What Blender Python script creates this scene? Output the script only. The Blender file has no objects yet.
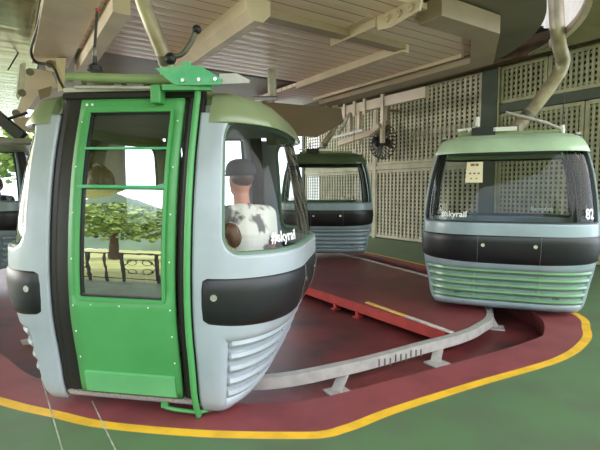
import bpy, bmesh, math, random
from mathutils import Vector, Matrix, geometry
random.seed(7)
C = bpy.context.scene.collection
SC = bpy.context.scene
PI = math.pi
def rad(d): return math.radians(d)
def lin(c):
    return tuple(((v/255)/12.92 if v/255 <= .04045 else ((v/255+.055)/1.055)**2.4) for v in c)+(1,)

# ------------------------------------------------------------------ camera, world, light, exposure
H = 1.55; F = 450.0; T = math.atan(35/450)
cam = bpy.data.cameras.new('camera'); camo = bpy.data.objects.new('camera', cam); C.objects.link(camo)
camo.location = (0, 0, H); camo.rotation_euler = (PI/2-T, 0, 0)
cam.sensor_fit = 'HORIZONTAL'; cam.sensor_width = 36; cam.lens = 36*F/600; cam.clip_end = 400; cam.clip_start = .05
SC.camera = camo

W = bpy.data.worlds.new('overcast_sky'); SC.world = W; W.use_nodes = True
nt = W.node_tree; nt.nodes.clear()
out = nt.nodes.new('ShaderNodeOutputWorld'); bg = nt.nodes.new('ShaderNodeBackground')
tc = nt.nodes.new('ShaderNodeTexCoord'); nz = nt.nodes.new('ShaderNodeTexNoise'); cr = nt.nodes.new('ShaderNodeValToRGB')
nz.inputs['Scale'].default_value = 2.2; nz.inputs['Detail'].default_value = 6
cr.color_ramp.elements[0].position = .38; cr.color_ramp.elements[0].color = (.62, .76, .95, 1)
cr.color_ramp.elements[1].position = .58; cr.color_ramp.elements[1].color = (1, .99, .97, 1)
nt.links.new(tc.outputs['Generated'], nz.inputs['Vector']); nt.links.new(nz.outputs['Fac'], cr.inputs['Fac'])
nt.links.new(cr.outputs['Color'], bg.inputs['Color']); bg.inputs['Strength'].default_value = 3.0
nt.links.new(bg.outputs[0], out.inputs['Surface'])

def area(name, loc, target, size, power, col=(1, 1, 1)):
    l = bpy.data.lights.new(name, 'AREA'); l.shape = 'RECTANGLE'; l.size, l.size_y = size; l.energy = power; l.color = col
    o = bpy.data.objects.new(name, l); C.objects.link(o); o.location = loc
    d = Vector(target)-Vector(loc); o.rotation_euler = d.to_track_quat('-Z', 'Y').to_euler(); return o
area('daylight_left', (-12, 6, 3.0), (0, 7, 2.2), (8, 4), 700, (1, .97, .9))
sun = bpy.data.lights.new('sun', 'SUN'); sun.energy = 5; sun.angle = rad(2); sun.color = (1, .96, .9)
suno = bpy.data.objects.new('sun', sun); C.objects.link(suno); suno.rotation_euler = (rad(-28), rad(-8), 0)
VS = SC.view_settings
SC.display_settings.display_device = 'sRGB'
VS.view_transform = 'Standard'; VS.look = 'None'; VS.exposure = 0.8; VS.gamma = 1; VS.use_curve_mapping = False
SC.cycles.max_bounces = 10; SC.cycles.transparent_max_bounces = 16

# ------------------------------------------------------------------ projection of picture points on real planes
def ray(x, y):
    a = (x-300)/F; b = (225-y)/F
    return (a, math.cos(T)+b*math.sin(T), -math.sin(T)+b*math.cos(T))
def onz(x, y, z):
    r = ray(x, y); t = (z-H)/r[2]; return (r[0]*t, r[1]*t)
def ony(x, y, Y):
    r = ray(x, y); t = Y/r[1]; return Vector((r[0]*t, Y, H+r[2]*t))
G = rad(33); gc, gs = math.cos(G), math.sin(G)          # the station's grid is turned 33 degrees
def w2g(p): return (p[0]*gc+p[1]*gs, -p[0]*gs+p[1]*gc)
def g2w(x, y, z=0): return Vector((x*gc-y*gs, x*gs+y*gc, z))

# ------------------------------------------------------------------ materials
def mat(name, col, rough=.5, metal=0, noise=0, nscale=8, col2=None, bump=0, bscale=40, coat=0, ramp=(.4, .65), detail=6, stretch=None):
    m = bpy.data.materials.new(name); m.use_nodes = True
    n = m.node_tree; p = n.nodes['Principled BSDF']
    p.inputs['Base Color'].default_value = lin(col); p.inputs['Roughness'].default_value = rough; p.inputs['Metallic'].default_value = metal
    p.inputs['Coat Weight'].default_value = coat
    t = n.nodes.new('ShaderNodeTexCoord')
    src = t.outputs['Object']
    if stretch:
        mp = n.nodes.new('ShaderNodeMapping'); mp.inputs['Scale'].default_value = stretch
        n.links.new(src, mp.inputs['Vector']); src = mp.outputs['Vector']
    if noise or col2:
        z = n.nodes.new('ShaderNodeTexNoise'); z.inputs['Scale'].default_value = nscale; z.inputs['Detail'].default_value = detail
        r = n.nodes.new('ShaderNodeValToRGB')
        c1 = lin(col); c2 = lin(col2) if col2 else tuple(v*(1-noise) for v in c1[:3])+(1,)
        r.color_ramp.elements[0].position = ramp[0]; r.color_ramp.elements[1].position = ramp[1]
        r.color_ramp.elements[0].color = c1; r.color_ramp.elements[1].color = c2
        n.links.new(src, z.inputs['Vector']); n.links.new(z.outputs['Fac'], r.inputs['Fac']); n.links.new(r.outputs['Color'], p.inputs['Base Color'])
    if bump:
        z = n.nodes.new('ShaderNodeTexNoise'); z.inputs['Scale'].default_value = bscale; z.inputs['Detail'].default_value = 4
        b = n.nodes.new('ShaderNodeBump'); b.inputs['Strength'].default_value = bump; b.inputs['Distance'].default_value = .02
        n.links.new(src, z.inputs['Vector']); n.links.new(z.outputs['Fac'], b.inputs['Height']); n.links.new(b.outputs['Normal'], p.inputs['Normal'])
    return m
def glass(name, tint, refl=.04, rough=.01, bump=0, ior=1.45):
    m = bpy.data.materials.new(name); m.use_nodes = True; n = m.node_tree; n.nodes.clear()
    o = n.nodes.new('ShaderNodeOutputMaterial'); mx = n.nodes.new('ShaderNodeMixShader'); tr = n.nodes.new('ShaderNodeBsdfTransparent')
    gl = n.nodes.new('ShaderNodeBsdfGlossy'); fr = n.nodes.new('ShaderNodeFresnel'); ad = n.nodes.new('ShaderNodeMath'); ad.operation = 'ADD'; ad.use_clamp = True
    fr.inputs['IOR'].default_value = ior; ad.inputs[1].default_value = refl; gl.inputs['Roughness'].default_value = rough
    tr.inputs['Color'].default_value = tuple(tint)+(1,)
    n.links.new(fr.outputs[0], ad.inputs[0]); n.links.new(ad.outputs[0], mx.inputs[0]); n.links.new(tr.outputs[0], mx.inputs[1]); n.links.new(gl.outputs[0], mx.inputs[2])
    n.links.new(mx.outputs[0], o.inputs['Surface'])
    if bump:
        t = n.nodes.new('ShaderNodeTexCoord'); z = n.nodes.new('ShaderNodeTexNoise'); z.inputs['Scale'].default_value = 3.5; z.inputs['Detail'].default_value = 3
        b = n.nodes.new('ShaderNodeBump'); b.inputs['Strength'].default_value = bump; b.inputs['Distance'].default_value = .01
        n.links.new(t.outputs['Object'], z.inputs['Vector']); n.links.new(z.outputs['Fac'], b.inputs['Height']); n.links.new(b.outputs['Normal'], gl.inputs['Normal'])
    return m

M = {}
M['floor_green'] = mat('floor_green', (84, 112, 74), .5, col2=(84, 92, 72), nscale=1.8, ramp=(.42, .75), bump=.15, bscale=160)
M['floor_maroon'] = mat('floor_maroon', (134, 66, 68), .5, noise=.3, nscale=2.2, bump=.15, bscale=120)
M['deck_maroon'] = mat('deck_maroon', (122, 56, 56), .42, noise=.35, nscale=1.6, bump=.2, bscale=60)
M['red_paint'] = mat('red_paint', (168, 52, 46), .45, noise=.25, nscale=5)
M['pit_maroon'] = mat('pit_maroon', (108, 46, 46), .45, col2=(50, 26, 26), nscale=1.6, ramp=(.42, .68), bump=.2, bscale=60)  # dark tone is dirt plus the pit's shade, put into the colour
M['yellow'] = mat('yellow_line', (232, 182, 44), .5, noise=.2, nscale=6, bump=.1, bscale=150)
M['joint'] = mat('joint_sand', (176, 176, 160), .8, noise=.4, nscale=12)
M['nosing'] = mat('nosing_worn', (214, 170, 60), .5, col2=(214, 196, 150), nscale=4, ramp=(.5, .6))
M['nosing_white'] = mat('nosing_white', (206, 196, 186), .5, noise=.3, nscale=9)
M['galv'] = mat('galvanised', (186, 182, 176), .45, .35, noise=.2, nscale=9)
M['galv_dark'] = mat('galvanised_dark', (120, 116, 108), .45, .4, noise=.25, nscale=9)
M['arm'] = mat('arm_steel', (176, 166, 146), .42, .3, col2=(128, 112, 90), nscale=4, ramp=(.4, .7), bump=.1)
M['beige'] = mat('beige_paint', (214, 196, 178), .5, noise=.15, nscale=2)
M['beige_dark'] = mat('beige_trim', (166, 148, 132), .5, noise=.15, nscale=2)
M['brown_panel'] = mat('brown_panel', (128, 112, 92), .6, noise=.1, nscale=2)
M['plate'] = mat('plate_yellow_sheen', (170, 165, 124), .2, .75, noise=.15, nscale=1.5, bump=.5, bscale=1.6, stretch=(.5, 3, 1))  # grey plate; yellow reflected from outdoors is put into the base colour
M['disc'] = mat('disc_grey', (116, 108, 96), .55, .1, noise=.15, nscale=1.5)
M['wood_dark'] = mat('beam_brown', (92, 70, 52), .7, noise=.4, nscale=4)
M['post_green'] = mat('post_green', (58, 68, 50), .6, noise=.2, nscale=4)
M['lattice'] = mat('lattice_sage', (158, 156, 124), .7, noise=.2, nscale=5)
M['lattice_left'] = mat('lattice_cream', (190, 184, 160), .7, noise=.22, nscale=3)
M['lattice_back'] = mat('lattice_backing', (30, 26, 21), .9, noise=.4, nscale=2)  # shade behind the lattice is put into this near-black colour
M['roof'] = mat('roof_dark', (70, 62, 54), .8)
M['corrugated'] = mat('corrugated_white', (226, 216, 224), .5)
M['black'] = mat('rubber_black', (30, 31, 34), .5, noise=.2, nscale=6)
M['bumper'] = mat('bumper_black', (20, 23, 27), .42, noise=.25, nscale=4, bump=.05, bscale=20)
M['seal'] = mat('seal_black', (34, 30, 29), .45, noise=.2, nscale=3)
M['chrome'] = mat('chrome', (200, 200, 200), .25, .9)
M['white'] = mat('white_plastic', (226, 226, 222), .45)
M['green_door'] = mat('door_green', (78, 152, 88), .4, col2=(66, 140, 76), nscale=3, ramp=(.3, .7), bump=.04, bscale=30)
M['green_kick'] = mat('kick_green', (96, 166, 108), .4, noise=.1, nscale=4)
M['green_plate'] = mat('plate_green', (74, 166, 112), .4, col2=(112, 178, 134), nscale=9, ramp=(.45, .7))
M['green_pipe'] = mat('pipe_green', (132, 152, 104), .45, noise=.15, nscale=6)
M['tread'] = mat('tread_plate', (206, 206, 206), .4, .5, noise=.35, nscale=60)
M['inside'] = mat('cabin_inside', (156, 164, 156), .6, noise=.1, nscale=3)
M['seat'] = mat('seat_grey', (96, 92, 88), .6, noise=.15, nscale=6)
M['cabin_floor'] = mat('cabin_floor', (120, 84, 66), .6, noise=.2, nscale=8)
M['paper'] = mat('notice_cream', (222, 212, 178), .7)
M['ink'] = mat('ink_brown', (130, 96, 60), .7)
M['text'] = mat('lettering_white', (240, 240, 238), .6)
M['red'] = mat('red_tip', (200, 30, 50), .5)
M['skin'] = mat('skin', (196, 132, 112), .55, noise=.1, nscale=6)
M['hair'] = mat('hair_brown', (54, 34, 26), .45, col2=(86, 56, 40), nscale=14, ramp=(.4, .65), stretch=(4, 4, .6), bump=.4, bscale=30)
M['hair_child'] = mat('hair_light_brown', (110, 74, 52), .45, col2=(78, 50, 34), nscale=14, ramp=(.4, .65), stretch=(4, 4, .6), bump=.4, bscale=30)
M['cap'] = mat('cap_charcoal', (42, 44, 46), .8)
M['shirt'] = mat('shirt_print', (226, 222, 214), .85, col2=(104, 98, 98), nscale=6, ramp=(.53, .6), detail=4)
M['shirt_teal'] = mat('shirt_teal', (78, 112, 112), .85)
M['shirt_dark'] = mat('shirt_dark', (52, 56, 70), .85)
M['trousers'] = mat('trousers', (62, 64, 74), .85)
M['glass'] = glass('window_clear', (.86, .9, .88), .05)
M['glass_end'] = glass('window_end_tint', (.88, .91, .9), .01, ior=1.22)
M['glass_door'] = glass('door_pane_clear', (.8, .84, .82), .05)
M['glass_low'] = glass('door_pane_reflective', (.12, .13, .13), .52, .01, bump=.08)
M['leaf'] = mat('foliage', (86, 112, 48), .7, col2=(150, 168, 84), nscale=1.6)
M['bark'] = mat('bark', (86, 70, 54), .9, noise=.3)
M['lawn'] = mat('lawn', (140, 144, 84), .9, noise=.3, nscale=.6)
M['hill'] = mat('hill', (86, 106, 84), .95, noise=.4, nscale=.05)
M['iron'] = mat('iron_black', (26, 26, 28), .45)
M['concrete'] = mat('column_grey', (176, 174, 168), .7, noise=.12, nscale=2)
def body_mat(name, c): return mat(name, c, .34, noise=.16, nscale=2.6, coat=.25)
def boards():
    m = bpy.data.materials.new('ceiling_boards'); m.use_nodes = True; n = m.node_tree; p = n.nodes['Principled BSDF']
    p.inputs['Roughness'].default_value = .42
    t = n.nodes.new('ShaderNodeTexCoord'); s = n.nodes.new('ShaderNodeSeparateXYZ'); n.links.new(t.outputs['Object'], s.inputs[0])
    def mth(op, a, b):
        q = n.nodes.new('ShaderNodeMath'); q.operation = op
        for i, v in enumerate((a, b)):
            if isinstance(v, (int, float)): q.inputs[i].default_value = v
            elif v is not None: n.links.new(v, q.inputs[i])
        return q.outputs[0]
    f = mth('FRACT', mth('DIVIDE', s.outputs['Y'], .19), None)
    d = mth('ABSOLUTE', mth('SUBTRACT', f, .5), None)
    r = n.nodes.new('ShaderNodeValToRGB'); n.links.new(d, r.inputs['Fac'])
    r.color_ramp.elements[0].position = .44; r.color_ramp.elements[0].color = lin((240, 216, 205))
    r.color_ramp.elements[1].position = .485; r.color_ramp.elements[1].color = lin((120, 104, 94))
    b = n.nodes.new('ShaderNodeBump'); b.invert = True; b.inputs['Distance'].default_value = .01; n.links.new(d, b.inputs['Height'])
    n.links.new(r.outputs['Color'], p.inputs['Base Color']); n.links.new(b.outputs['Normal'], p.inputs['Normal'])
    return m
M['boards'] = boards()

# ------------------------------------------------------------------ mesh helpers
class MB:
    def __init__(s): s.v = []; s.f = []
    def add(s, vs, fs):
        n = len(s.v); s.v += [tuple(v) for v in vs]; s.f += [tuple(i+n for i in f) for f in fs]; return s
    def box(s, c, d, rot=None):
        x, y, z = d[0]/2, d[1]/2, d[2]/2
        vs = [Vector((a*x, b*y, e*z)) for a in (-1, 1) for b in (-1, 1) for e in (-1, 1)]
        if rot is not None: vs = [rot @ v for v in vs]
        c = Vector(c)
        return s.add([v+c for v in vs], [(0, 1, 3, 2), (4, 6, 7, 5), (0, 4, 5, 1), (2, 3, 7, 6), (0, 2, 6, 4), (1, 5, 7, 3)])
    def bar(s, a, b, w, h):                     # box from a to b, w wide, h high
        a = Vector(a); b = Vector(b); d = b-a
        q = d.to_track_quat('X', 'Z').to_matrix()
        return s.box((a+b)/2, (d.length, w, h), q)
    def tube(s, pts, r, n=12, cap=True):
        pts = [Vector(p) for p in pts]; rs = r if isinstance(r, (list, tuple)) else [r]*len(pts)
        vs = []; fs = []; up = None
        for i, p in enumerate(pts):
            d = (pts[min(i+1, len(pts)-1)]-pts[max(i-1, 0)]).normalized()
            if up is None: up = Vector((0, 0, 1)) if abs(d.z) < .9 else Vector((1, 0, 0))
            x = up.cross(d).normalized(); y = d.cross(x).normalized(); up = y
            for k in range(n):
                a = 2*PI*k/n; vs.append(p+x*math.cos(a)*rs[i]+y*math.sin(a)*rs[i])
        for i in range(len(pts)-1):
            for k in range(n): fs.append((i*n+k, i*n+(k+1) % n, (i+1)*n+(k+1) % n, (i+1)*n+k))
        if cap: fs += [tuple(range(n))[::-1], tuple(range((len(pts)-1)*n, len(pts)*n))]
        return s.add(vs, fs)
    def prism(s, poly, z0, z1, fn=None):        # poly 2D (convex or not) extruded
        n = len(poly)
        pts = [(p[0], p[1], z) for z in (z0, z1) for p in poly]
        if fn: pts = [fn(*p) for p in pts]
        tris = geometry.tessellate_polygon([[Vector((p[0], p[1], 0)) for p in poly]])
        fs = [tuple(t) for t in tris]+[tuple(i+n for i in t) for t in tris]+[(i, (i+1) % n, (i+1) % n+n, i+n) for i in range(n)]
        return s.add(pts, fs)
    def sphere(s, c, r, n=12, m=8):
        r = r if isinstance(r, (tuple, list)) else (r, r, r); vs = []; fs = []
        for i in range(m+1):
            th = PI*i/m
            for k in range(n): vs.append((c[0]+r[0]*math.sin(th)*math.cos(2*PI*k/n), c[1]+r[1]*math.sin(th)*math.sin(2*PI*k/n), c[2]+r[2]*math.cos(th)))
        for i in range(m):
            for k in range(n): fs.append((i*n+k, i*n+(k+1) % n, (i+1)*n+(k+1) % n, (i+1)*n+k))
        return s.add(vs, fs)
    def build(s, name, m, parent=None, smooth=False, bevel=0, solid=0, label=None, angle=40):
        me = bpy.data.meshes.new(name); me.from_pydata(s.v, [], s.f); me.materials.append(m)
        b = bmesh.new(); b.from_mesh(me); bmesh.ops.remove_doubles(b, verts=b.verts, dist=1e-5)
        if solid == 0: bmesh.ops.recalc_face_normals(b, faces=b.faces)
        b.to_mesh(me); b.free()
        o = bpy.data.objects.new(name, me); C.objects.link(o)
        if parent: o.parent = parent
        if smooth:
            for p in me.polygons: p.use_smooth = True
            me.set_sharp_from_angle(angle=rad(angle))
        if bevel:
            bm_ = o.modifiers.new('bevel', 'BEVEL'); bm_.width = bevel; bm_.segments = 2; bm_.limit_method = 'ANGLE'
        if solid:
            so = o.modifiers.new('solid', 'SOLIDIFY'); so.thickness = abs(solid); so.offset = -1 if solid > 0 else 0
        if label: o['label'] = label
        return o
def tag(o, label=None, cat=None, group=None, kind=None):
    if label: o['label'] = label
    if cat: o['category'] = cat
    if group: o['group'] = group
    if kind: o['kind'] = kind
    return o
def struct(o): o['kind'] = 'structure'; return o
def empty(name, loc=(0, 0, 0), rz=0, rx=0):
    o = bpy.data.objects.new(name, None); C.objects.link(o); o.location = loc; o.rotation_euler = (rx, 0, rz); o.empty_display_size = .2; return o
def grid_obj(mb, name, m, **k):                 # mesh given in the station's grid coordinates
    o = mb.build(name, m, **k); o.rotation_euler = (0, 0, G); return o
def spline(pts, n=8, closed=False):
    P = [Vector(p) for p in pts]; o = []; L = len(P); rng = range(L if closed else L-1)
    for i in rng:
        if closed: a, b, c, d = P[(i-1) % L], P[i], P[(i+1) % L], P[(i+2) % L]
        else: a, b, c, d = P[max(i-1, 0)], P[i], P[i+1], P[min(i+2, L-1)]
        for k in range(n):
            t = k/n; o.append(.5*((2*b)+(c-a)*t+(2*a-5*b+4*c-d)*t*t+(3*b-a-3*c+d)*t**3))
    if not closed: o.append(P[-1])
    return o
def offset_loop(L, d):
    n = len(L); o = []
    for i in range(n):
        t = (L[(i+1) % n]-L[i-1]).normalized(); o.append(L[i]+Vector((t.y, -t.x))*d)
    return o
def ring_mesh(outer, inner, z, name, m, drop=None):
    tris = geometry.tessellate_polygon([[Vector((p[0], p[1], 0)) for p in outer], [Vector((p[0], p[1], 0)) for p in inner]])
    allp = list(outer)+list(inner); mb = MB(); mb.add([(p[0], p[1], z) for p in allp], tris)
    if drop is not None:
        n = len(inner); mb.add([(p[0], p[1], z) for p in inner]+[(p[0], p[1], drop) for p in inner], [(i, (i+1) % n, (i+1) % n+n, i+n) for i in range(n)])
    o = mb.build(name, m)
    me = o.data
    for p in me.polygons:
        if abs(p.normal.z) > .5 and p.normal.z < 0: p.flip()
    return struct(o)

# ------------------------------------------------------------------ floor: platform, yellow line, boarding strip, pit
yl = [onz(x, y, 0) for x, y in [(0, 405), (50, 417), (100, 428), (200, 437), (300, 439), (330, 437), (346, 432.5), (362, 427), (400, 412), (480, 386), (560, 362), (587, 345), (591, 330), (573, 311)]]
yl += [(3.2, 7.6), (2.61, 9.24), (1.29, 11.98), (-.6, 15.2), (-2.4, 18), (-12.5, 15.5), (-9.3, 11), (-5.9, 6.3), (-4.2, 4.5), (-3.1, 3.6)]
YL = [Vector(p[:2]) for p in spline([(p[0], p[1], 0) for p in yl], 8, True)]
YI = offset_loop(YL, -.085)
pit = [onz(x, y, 0) for x, y in [(23, 371), (45, 380)]]+[(-1.5, 3.33), (-.9, 3.2), (-.44, 3.16), (.04, 3.21), (.83, 3.62), (1.96, 4.27), (2.46, 4.6)]
pit += [(2.66, 4.8), (2.94, 5.4), (3.0, 6.2), (2.75, 7.9), (2.2, 9.3), (.9, 11.9), (-2.6, 17), (-11.2, 14.6), (-8.4, 10.6), (-4.6, 6.0), (-3.3, 4.5), (-2.88, 4.21)]
PT = [Vector(p[:2]) for p in spline([(p[0], p[1], 0) for p in pit], 6, True)]
big = [Vector(p) for p in [(-30, -.85), (14, -.85), (14, 30), (-30, 30)]]
ring_mesh(big, YL, 0, 'floor', M['floor_green'])
o = ring_mesh(YL, YI, 0, 'trim_1', M['yellow'])
o = ring_mesh(YI, PT, 0, 'floor', M['floor_maroon'], drop=-.22)
o = MB().prism([(p.x, p.y) for p in offset_loop(PT, .02)], -.30, -.2).build('floor', M['pit_maroon']); struct(o)
# raised inner deck, its front edge runs along the station grid
A = Vector(onz(455, 334, 0)); e2 = Vector((-gs, gc)); e1 = Vector((gc, gs))
rail_pts = [(-7.9, 12.2), (-5.2, 8.1), (-3.4, 5.6), (-2.5, 4.55), (-1.5, 3.85), onz(250, 378, 0), onz(344, 364, 0), onz(422, 344, 0), onz(458, 334.5, 0), onz(478, 326, 0), onz(490, 314, 0), (2.62, 6.6), onz(430, 277, 0), onz(385, 265, 0), onz(340, 254, 0), (-1.6, 14.8)]
RP = [Vector(p[:2]) for p in spline([(p[0], p[1], 0) for p in rail_pts], 8)]
inner = [p+Vector((0, 0)) for p in RP]
# deck polygon: from A along the rail's inside to the back, then back along the front edge
def shrink(pts, d):
    o = []
    for i, p in enumerate(pts):
        t = (pts[min(i+1, len(pts)-1)]-pts[max(i-1, 0)]).normalized(); o.append(p+Vector((-t.y, t.x))*d)
    return o
RI = shrink(RP, .045)
k0 = min(range(len(RI)), key=lambda i: (RI[i]-A).length)
deck = RI[k0:]+[A+e2*11.8]
deck = [A]+deck[1:]
mbd = MB().prism([(p.x, p.y) for p in deck], -.06, 0); o = mbd.build('floor', M['deck_maroon']); struct(o)
o = MB().bar(((A+e2*.12).x, (A+e2*.12).y, -.065), (A+e2*11.7).to_3d()+Vector((0, 0, -.065)), .03, .125).build('trim_2', M['red_paint']); struct(o)
B_ = Vector(onz(366, 303, 0))
Nm = (A+B_)/2
o = MB().bar((Nm+e1*.01).to_3d()+Vector((0, 0, .006)), (B_+e1*.02).to_3d()+Vector((0, 0, .006)), .06, .014).build('trim_3', M['nosing']); struct(o)
o = MB().bar((A+e2*.04-e1*.0).to_3d()+Vector((0, 0, .006)), (Nm+e1*.01-e2*.01).to_3d()+Vector((0, 0, .006)), .06, .014).build('trim_23', M['nosing_white']); struct(o)
for t in (1.6, 2.1, 4.2, 6.5):
    p = A+e2*t+e1*.0
    o = MB().box((p.x, p.y, -.155), (.06, .05, .09), Matrix.Rotation(G, 3, 'Z')).box((p.x, p.y, -.19), (.12, .1, .02), Matrix.Rotation(G, 3, 'Z')).build('deck_post', M['red_paint'])
    tag(o, 'short red steel foot post under the raised maroon deck edge', 'post', 'foot posts under the raised deck')
# floor joints running towards the camera
for a, b in (((42, 380), (62, 449)), ((92, 401), (115, 449))):
    p = onz(*a, 0); q = onz(*b, 0); d = (Vector(q)-Vector(p)); q = Vector(p)+d*1.25
    o = MB().bar((p[0], p[1], .001), (q.x, q.y, .001), .008, .004).build('trim_4', M['joint']); struct(o)

# guide rail: a grey channel swept along the curve, on slanted feet
rail = empty('guide_rail', (RP[40].x, RP[40].y, -.2)); tag(rail, 'curved pale grey steel guide rail on slanted feet around the maroon deck', 'rail')
off0 = Vector((RP[40].x, RP[40].y, -.2))
def sweep2(path, prof):
    mb = MB(); n = len(prof); vs = []; fs = []
    for i, p in enumerate(path):
        t = (path[min(i+1, len(path)-1)]-path[max(i-1, 0)]).normalized(); nrm = Vector((t.y, -t.x))
        for (d, z) in prof: vs.append((p.x+nrm.x*d, p.y+nrm.y*d, z))
    for i in range(len(path)-1):
        for k in range(n): fs.append((i*n+k, i*n+(k+1) % n, (i+1)*n+(k+1) % n, (i+1)*n+k))
    fs += [tuple(range(n)), tuple(range((len(path)-1)*n, len(path)*n))]
    return mb.add(vs, fs)
def shift(mb, v): mb.v = [(a-v[0], b-v[1], c-v[2]) for a, b, c in mb.v]; return mb
prof = [(.04, .012), (-.04, .012), (-.04, -.004), (.012, -.004), (.012, -.072), (-.02, -.072), (-.02, -.088), (.04, -.088)]
shift(sweep2(RP, prof), off0).build('rail_channel', M['galv'], rail, smooth=True, angle=30)
cum = [0]
for i in range(1, len(RP)): cum.append(cum[-1]+(RP[i]-RP[i-1]).length)
def at_len(L):
    for i in range(1, len(RP)):
        if cum[i] >= L:
            t = (RP[i]-RP[i-1]).normalized(); return RP[i-1]+t*(L-cum[i-1]), t
    return RP[-1], (RP[-1]-RP[-2]).normalized()
def len_near(P):
    i = min(range(len(RP)), key=lambda j: (RP[j]-Vector(P)).length); return cum[i]
L1 = len_near(onz(340, 362, 0)); L2 = len_near(onz(436, 340, 0))
for L in [L1-3.9, L1-2.6, L1-1.3, L1, L2, L2+1.6, L2+3.1, L2+4.6, L2+6.1]:
    p, t = at_len(L); nrm = Vector((t.y, -t.x)); mb = MB()
    a = (p.x, p.y, -.085); b_ = (p.x-t.x*.12+nrm.x*.07, p.y-t.y*.12+nrm.y*.07, -.19)
    rot = Matrix.Rotation(math.atan2(t.y, t.x), 3, 'Z')
    mb.bar(a, b_, .1, .012); mb.box((b_[0]+nrm.x*.02, b_[1]+nrm.y*.02, -.193), (.2, .17, .014), rot); mb.box((p.x, p.y, -.085), (.12, .07, .012), rot)
    mb.tube([(b_[0]+nrm.x*.06, b_[1]+nrm.y*.06, -.19), (b_[0]+nrm.x*.06, b_[1]+nrm.y*.06, -.175)], .012, 8)
    shift(mb, off0).build('rail_foot', M['galv'], rail)
for k in range(9):
    p, t = at_len((L1+L2)/2-.25+k*.07); nrm = Vector((t.y, -t.x))
    shift(MB().box((p.x+nrm.x*.045, p.y+nrm.y*.045, -.045-.01*(k % 3)), (.01, .01, .07), Matrix.Rotation(math.atan2(t.y, t.x), 3, 'Z')), off0).build('rail_bolt', M['galv_dark'], rail)

# ------------------------------------------------------------------ ceiling
ZB = 3.4
hx0, hx1, hy0, hy1 = .37, 5.62, 3.18, 8.6
octo = [(hx0, hy0), (4.62, hy0), (hx1, 3.95), (hx1, hy1), (4.5, hy1), (4.5, 6.75), (2.0, 6.75), (hx0, 7.6)]
o = grid_obj(MB().prism([(hx0+.3, hy0+.12), (4.5, hy0+.12), (5.5, 4.05), (5.5, hy1-.1), (4.4, hy1-.1), (4.4, 6.66), (.7, 6.66)], ZB, ZB+.06), 'ceiling', M['boards']); struct(o)
def trim(name, n, pts, w, h, z, m):
    P = [Vector(p) for p in pts]; mb = MB(); vs = []; L_ = len(P)
    for i in range(L_):
        a = (P[i]-P[i-1]).normalized() if i else None; b = (P[i+1]-P[i]).normalized() if i < L_-1 else None
        t = ((a or b)+(b or a)).normalized(); k = 1/max(.3, t.dot(b or a)); nn = Vector((t.y, -t.x))*k*w/2
        vs += [(P[i].x+q*nn.x, P[i].y+q*nn.y, z+e*h/2) for q, e in ((1, -1), (-1, -1), (-1, 1), (1, 1))]
    fs = [(4*i+k, 4*i+(k+1) % 4, 4*i+4+(k+1) % 4, 4*i+4+k) for i in range(L_-1) for k in range(4)]+[(0, 1, 2, 3), (4*L_-4, 4*L_-3, 4*L_-2, 4*L_-1)]
    return struct(grid_obj(mb.add(vs, fs), name, m))
trim('trim_5', 5, [(3.7, hy0+.08), (4.62, hy0+.08), (hx1-.08, 3.95), (hx1-.08, 7.6)], .30, .2, ZB-.02, M['beige_dark'])
trim('trim_6', 6, [(3.7, hy0+.3), (4.5, hy0+.3), (hx1-.36, 4.05), (hx1-.36, 7.6)], .03, .05, ZB-.03, M['beige'])
trim('trim_7', 7, [(2.2, 4.25), (4.3, 4.25)], .17, .1, ZB-.03, M['beige_dark'])
trim('trim_8', 8, [(4.33, 4.2), (4.33, 6.7)], .12, .1, ZB-.05, M['beige'])
o = grid_obj(MB().prism([(-.13, 0), (.13, 0), (.13, .16), (.05, .24), (-.05, .24), (-.13, .16)], 4.0, 6.9, lambda x, y, z: (2.12+x, z, ZB+.02-y)), 'trim_9', M['beige']); struct(o)
o = grid_obj(MB().box((.6, 6.0, ZB+.0), (.46, 3.1, .12)), 'trim_10', M['beige']); struct(o)
trim('trim_11', 11, [(.98, 4.6), (.98, 7.4)], .16, .26, ZB-.06, M['beige'])
o = grid_obj(MB().box((3.2, 6.85, ZB+.3), (2.5, .2, .5)), 'trim_12', M['roof']); struct(o)
# disc cover (stadium) and outer plates
cg = w2g((0, 6.4))
def stadium(r, ext, n=40):
    o = []
    for k in range(n+1):
        a = PI+PI*k/n; o.append(Vector((cg[0]+r*math.cos(a), cg[1]+r*math.sin(a))))
    return o+[Vector((cg[0]+r, cg[1]+ext)), Vector((cg[0]-r, cg[1]+ext))]
o = grid_obj(MB().prism(stadium(3.0, 7.6), 3.5, 3.54), 'ceiling', M['disc']); struct(o)
o = grid_obj(MB().prism([(-9, .7), (-9, 16), (.5, 16), (.5, 4.4)]+[tuple(p) for p in stadium(3.36, 0)[:-2] if .7 < p.x < 6.5]+[(6.5, .7)], 3.5, 3.54), 'ceiling', M['plate']); struct(o)
lipp = [Vector((cg[0]+3.38*math.cos(a), cg[1]+3.38*math.sin(a))) for a in [PI*1.25+PI*k/60 for k in range(34)]]
o = grid_obj(sweep2(lipp, [(.03, 3.46), (-.03, 3.46), (-.03, 3.56), (.03, 3.56)]), 'trim_13', M['beige']); struct(o)
o = grid_obj(MB().box((2, 8, 5.62), (22, 18, .12)), 'ceiling', M['roof']); struct(o)
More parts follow.
